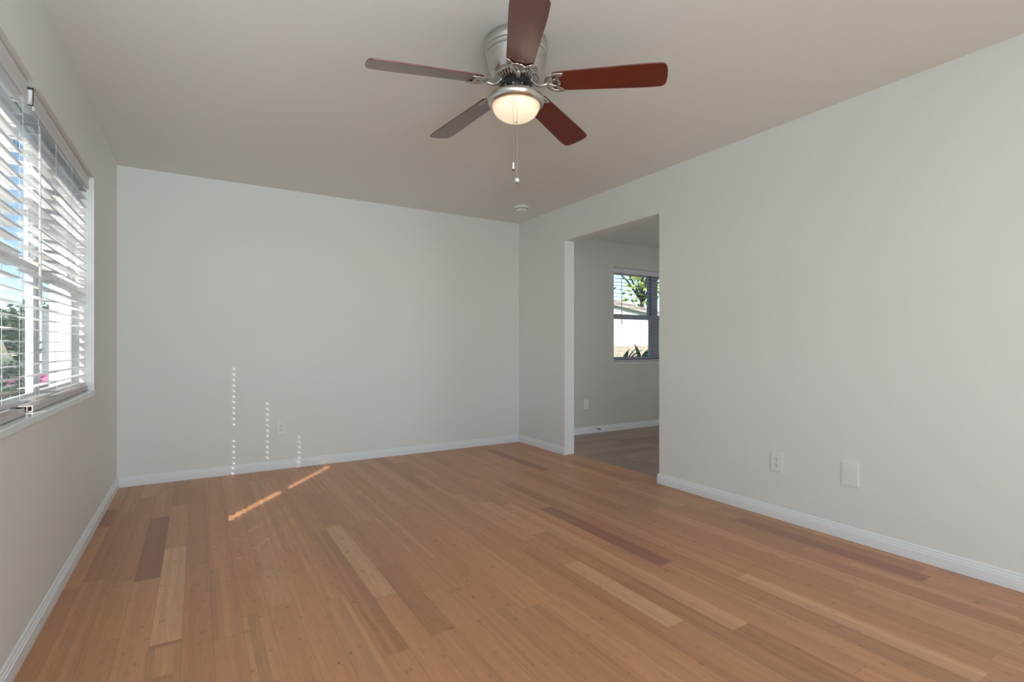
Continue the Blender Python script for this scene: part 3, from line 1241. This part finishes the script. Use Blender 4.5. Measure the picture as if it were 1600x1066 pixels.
def palm(label, loc, top, seed):
    rnd = random.Random(seed)
    root = empty('palm_tree', loc)
    tag(root, label, 'tree', 'palm trees by the street')
    t = Vector(top)
    bm = BM()
    pts = [t * (i / 8) + Vector((0.25 * math.sin(i / 8 * PI), 0, 0)) for i in range(9)]
    tube(bm, pts, [0.16 - 0.006 * i for i in range(9)], 10)
    obj('trunk', bm, 'bark', root, smooth=True)
    bm = BM()
    for k in range(16):
        a = k * 2.4
        el = rnd.uniform(-0.2, 0.9)
        sp = []
        for i in range(9):
            f = i / 8
            r = 2.0 * f
            sp.append(t + Vector((math.cos(a) * r, math.sin(a) * r, math.sin(el) * r - 1.1 * f * f * 1.4)))
        side = Vector((-math.sin(a), math.cos(a), 0))
        for i in range(8):
            for s in (-1, 1):
                for q in range(3):
                    p = sp[i].lerp(sp[i + 1], q / 3)
                    e = p + side * s * 0.45 * (1 - (i / 9)) + (sp[i + 1] - sp[i]) * .8 + Vector((0, 0, -0.15))
                    w = (sp[i + 1] - sp[i]) * .12
                    bm.faces.new([bm.verts.new(p), bm.verts.new(p + w), bm.verts.new(e)])
    obj('fronds', bm, 'leaf_dark', root)


palm('palm tree with a leaning trunk outside, seen low through the left window gap', (-3.6, 14.5, -0.25), (-0.9, 0, 7.2), 2)
palm('second leaning palm tree farther along the street outside the left window', (-5.0, 18.0, -0.25), (-1.4, 0, 7.8), 4)

tree('leafy_tree', 'dark leafy tree at the far end of the street outside the left window', 'tree', (-8.0, 40, -0.25), 4.2, 4.2, 8, 'leaf_dark', 2200, 0.5, low=0.25)
tree('leafy_tree', 'bushy green tree behind the parked car outside the left window', 'tree', (-9.5, 31, -0.25), 3.0, 2.6, 9, 'leaf_dark', 1400, 0.4, low=0.2)

# flowering shrub by the wing
fb = empty('flower_bush', (-1.78, 8.3, -0.25))
tag(fb, 'green shrub with pink blossoms outside below the left window', 'shrub')
rnd = random.Random(3)
obj('foliage', crown(rnd, 1200, 0, 0, 0.5, 0.36, 0.45, 0.75, 0.09), 'leaf_dark', fb)
bm = BM()
for k in range(9):
    p = Vector((rnd.uniform(-.25, .25), rnd.uniform(-.45, -.2), rnd.uniform(.6, 1.0)))
    for q in range(6):
        a = q * PI / 3
        d = Vector((math.cos(a), -0.3, math.sin(a))) * 0.07
        s = Vector((-math.sin(a), 0, math.cos(a))) * 0.03
        bm.faces.new([bm.verts.new(p), bm.verts.new(p + d * .6 + s), bm.verts.new(p + d), bm.verts.new(p + d * .6 - s)])
obj('blossoms', bm, 'pink', fb)

# hedge-like dark shrub right by the wing corner
sh = empty('round_shrub', (-1.46, 6.9, -0.25))
tag(sh, 'tall dark narrow shrub beside the white wing outside the left window', 'shrub')
obj('foliage', crown(random.Random(12), 1100, 0, 0, 0.85, 0.11, 0.2, 1.0, 0.07), 'leaf_dark', sh)
bm = BM()
tube(bm, [(0, 0, 0), (0.02, 0, 0.5), (0, 0.02, 1.1)], [0.03, 0.025, 0.01], 8)
obj('stem', bm, 'bark', sh)

# parked car on the street
car = empty('parked_car', (-6.6, 24, -0.22), math.radians(2))
tag(car, 'silver parked car on the street outside the left window', 'car')
bm = BM()
side = [(-2.2, .35), (-2.25, .75), (-1.9, .95), (-1.3, 1.0), (-.8, 1.42), (.6, 1.45), (1.3, 1.0), (2.1, .85), (2.25, .6), (2.2, .3)]
rs = [[bm.verts.new((x, y, z)) for y, z in side] for x in (-.85, .85)]
for i in range(len(side)):
    j = (i + 1) % len(side)
    bm.faces.new((rs[0][i], rs[0][j], rs[1][j], rs[1][i]))
bm.faces.new(rs[0]); bm.faces.new(rs[1])
obj('body', bm, 'car', car, bevel=0.07, seg=3)
for x in (-.858, .852):
    bm = BM()
    vs = [(x, -1.05, 1.03), (x, -.72, 1.35), (x, .52, 1.37), (x, 1.05, 1.03)]
    a_ = [bm.verts.new(p) for p in vs]
    b_ = [bm.verts.new((p[0] + .006, p[1], p[2])) for p in vs]
    bm.faces.new(a_); bm.faces.new(b_)
    for i in range(4):
        bm.faces.new((a_[i], a_[(i + 1) % 4], b_[(i + 1) % 4], b_[i]))
    obj('side_window', bm, 'carglass', car)
for x in (-.82, .82):
    for y in (-1.4, 1.4):
        bm = BM()
        lathe(bm, [(.12, -.1), (.31, -.1), (.33, -.07), (.33, .07), (.31, .1), (.12, .1)], 24)
        bm.transform(Matrix.Translation((x, y, .33)) @ Matrix.Rotation(PI / 2, 4, 'Y'))
        obj('wheel', bm, 'tyre', car)

# neighbour's house behind the kitchen window
nb = empty('neighbour_house', (8.0, 13.0, -0.25))
tag(nb, 'white neighbour house with low roof outside the kitchen window', 'building')
bm = BM()
pts = [(-2, 0), (-2, 2.9), (0, 3.25), (7.2, 2.25), (7.2, 0)]
rs = [[bm.verts.new((x, y, z)) for x, z in pts] for y in (0, 7)]
for i in range(5):
    j = (i + 1) % 5
    bm.faces.new((rs[0][i], rs[0][j], rs[1][j], rs[1][i]))
bm.faces.new(rs[0]); bm.faces.new(rs[1])
obj('wall', bm, 'ext_white', nb)
bm = BM()
top = [(-2.6, 2.92), (0, 3.40), (7.8, 2.30)]
rs = []
for y in (-0.10, 7.3):
    rs.append([bm.verts.new((x, y, z)) for x, z in top] + [bm.verts.new((x, y, z - 0.14)) for x, z in reversed(top)])
n = 6
for i in range(n):
    j = (i + 1) % n
    bm.faces.new((rs[0][i], rs[0][j], rs[1][j], rs[1][i]))
bm.faces.new(rs[0]); bm.faces.new(rs[1])
obj('roof', bm, 'roof', nb)
bm = BM()
rs = []
for y in (-0.13, -0.10):
    rs.append([bm.verts.new((x, y, z - 0.10)) for x, z in top] + [bm.verts.new((x, y, z - 0.17)) for x, z in reversed(top)])
for i in range(n):
    j = (i + 1) % n
    bm.faces.new((rs[0][i], rs[0][j], rs[1][j], rs[1][i]))
bm.faces.new(rs[0]); bm.faces.new(rs[1])
obj('fascia', bm, 'soffit', nb)

# low fence in front of it
fe = empty('board_fence', (9.0, 9.6, -0.25))
tag(fe, 'low tan board fence behind the plants outside the kitchen window', 'fence')
bm = BM()
for i in range(46):
    x = -3.4 + i * 0.15
    box(bm, x, x + 0.142, 0, 0.02, 0.05, 1.32)
obj('boards', bm, 'fence', fe)
bm = BM()
for z in (0.3, 1.1):
    box(bm, -3.4, 3.5, 0.02, 0.06, z, z + 0.09)
obj('rail', bm, 'fence', fe)
for i in range(4):
    bm = BM()
    box(bm, -3.4 + i * 2.27, -3.31 + i * 2.27, 0.06, 0.15, 0, 1.34)
    obj('post', bm, 'fence', fe)

tree('leafy_tree', 'yellow green tree rising behind the neighbour house outside the kitchen window', 'tree', (20.0, 19.5, -0.25), 7.2, 2.6, 21, 'leaf_yellow', 700, 0.42, low=0.55)


def strap_plant(loc, seed, n, hmax, label):
    rnd = random.Random(seed)
    root = empty('strap_leaf_plant', loc)
    tag(root, label, 'plant', 'strap-leaved plants outside the kitchen window')
    for k in range(n):
        a = k * 2.399 + rnd.uniform(-.3, .3)
        el = rnd.uniform(0.25, 1.35)
        L = hmax * rnd.uniform(0.75, 1.0)
        bm = BM()
        prev = None
        side = Vector((-math.sin(a), math.cos(a), 0))
        p = Vector((0, 0, 0.72 * hmax))
        e = el
        N = 9
        for i in range(N + 1):
            f = i / N
            w = 0.034 * math.sin(PI * min(0.97, f * 0.9 + 0.12)) + 0.002
            row = [bm.verts.new(p + side * w), bm.verts.new(p - Vector((0, 0, w * .35))), bm.verts.new(p - side * w)]
            if prev:
                bm.faces.new((prev[0], prev[1], row[1], row[0]))
                bm.faces.new((prev[1], prev[2], row[2], row[1]))
            prev = row
            p = p + Vector((math.cos(a) * math.cos(e), math.sin(a) * math.cos(e), math.sin(e))) * (L * 0.40 / N)
            e -= 0.09 + 0.05 * (1.4 - el)
        o = obj('leaf', bm, 'leaf', root, smooth=True)
        so_ = o.modifiers.new('solid', 'SOLIDIFY')
        so_.thickness = 0.002
    bm = BM()
    for k in range(4):
        a = k * 1.6
        tube(bm, [(0.04 * math.cos(a), 0.04 * math.sin(a), 0), (0.02 * math.cos(a), 0.02 * math.sin(a), 0.35 * hmax), (0, 0, 0.73 * hmax)], [0.025, 0.02, 0.02], 8)
    obj('stem', bm, 'leaf', root)


strap_plant((5.45, 5.70, -0.25), 1, 15, 1.30, 'strap-leaved green plant on the left outside the kitchen window')
strap_plant((6.75, 6.62, -0.25), 6, 18, 1.33, 'strap-leaved green plant on the right outside the kitchen window')
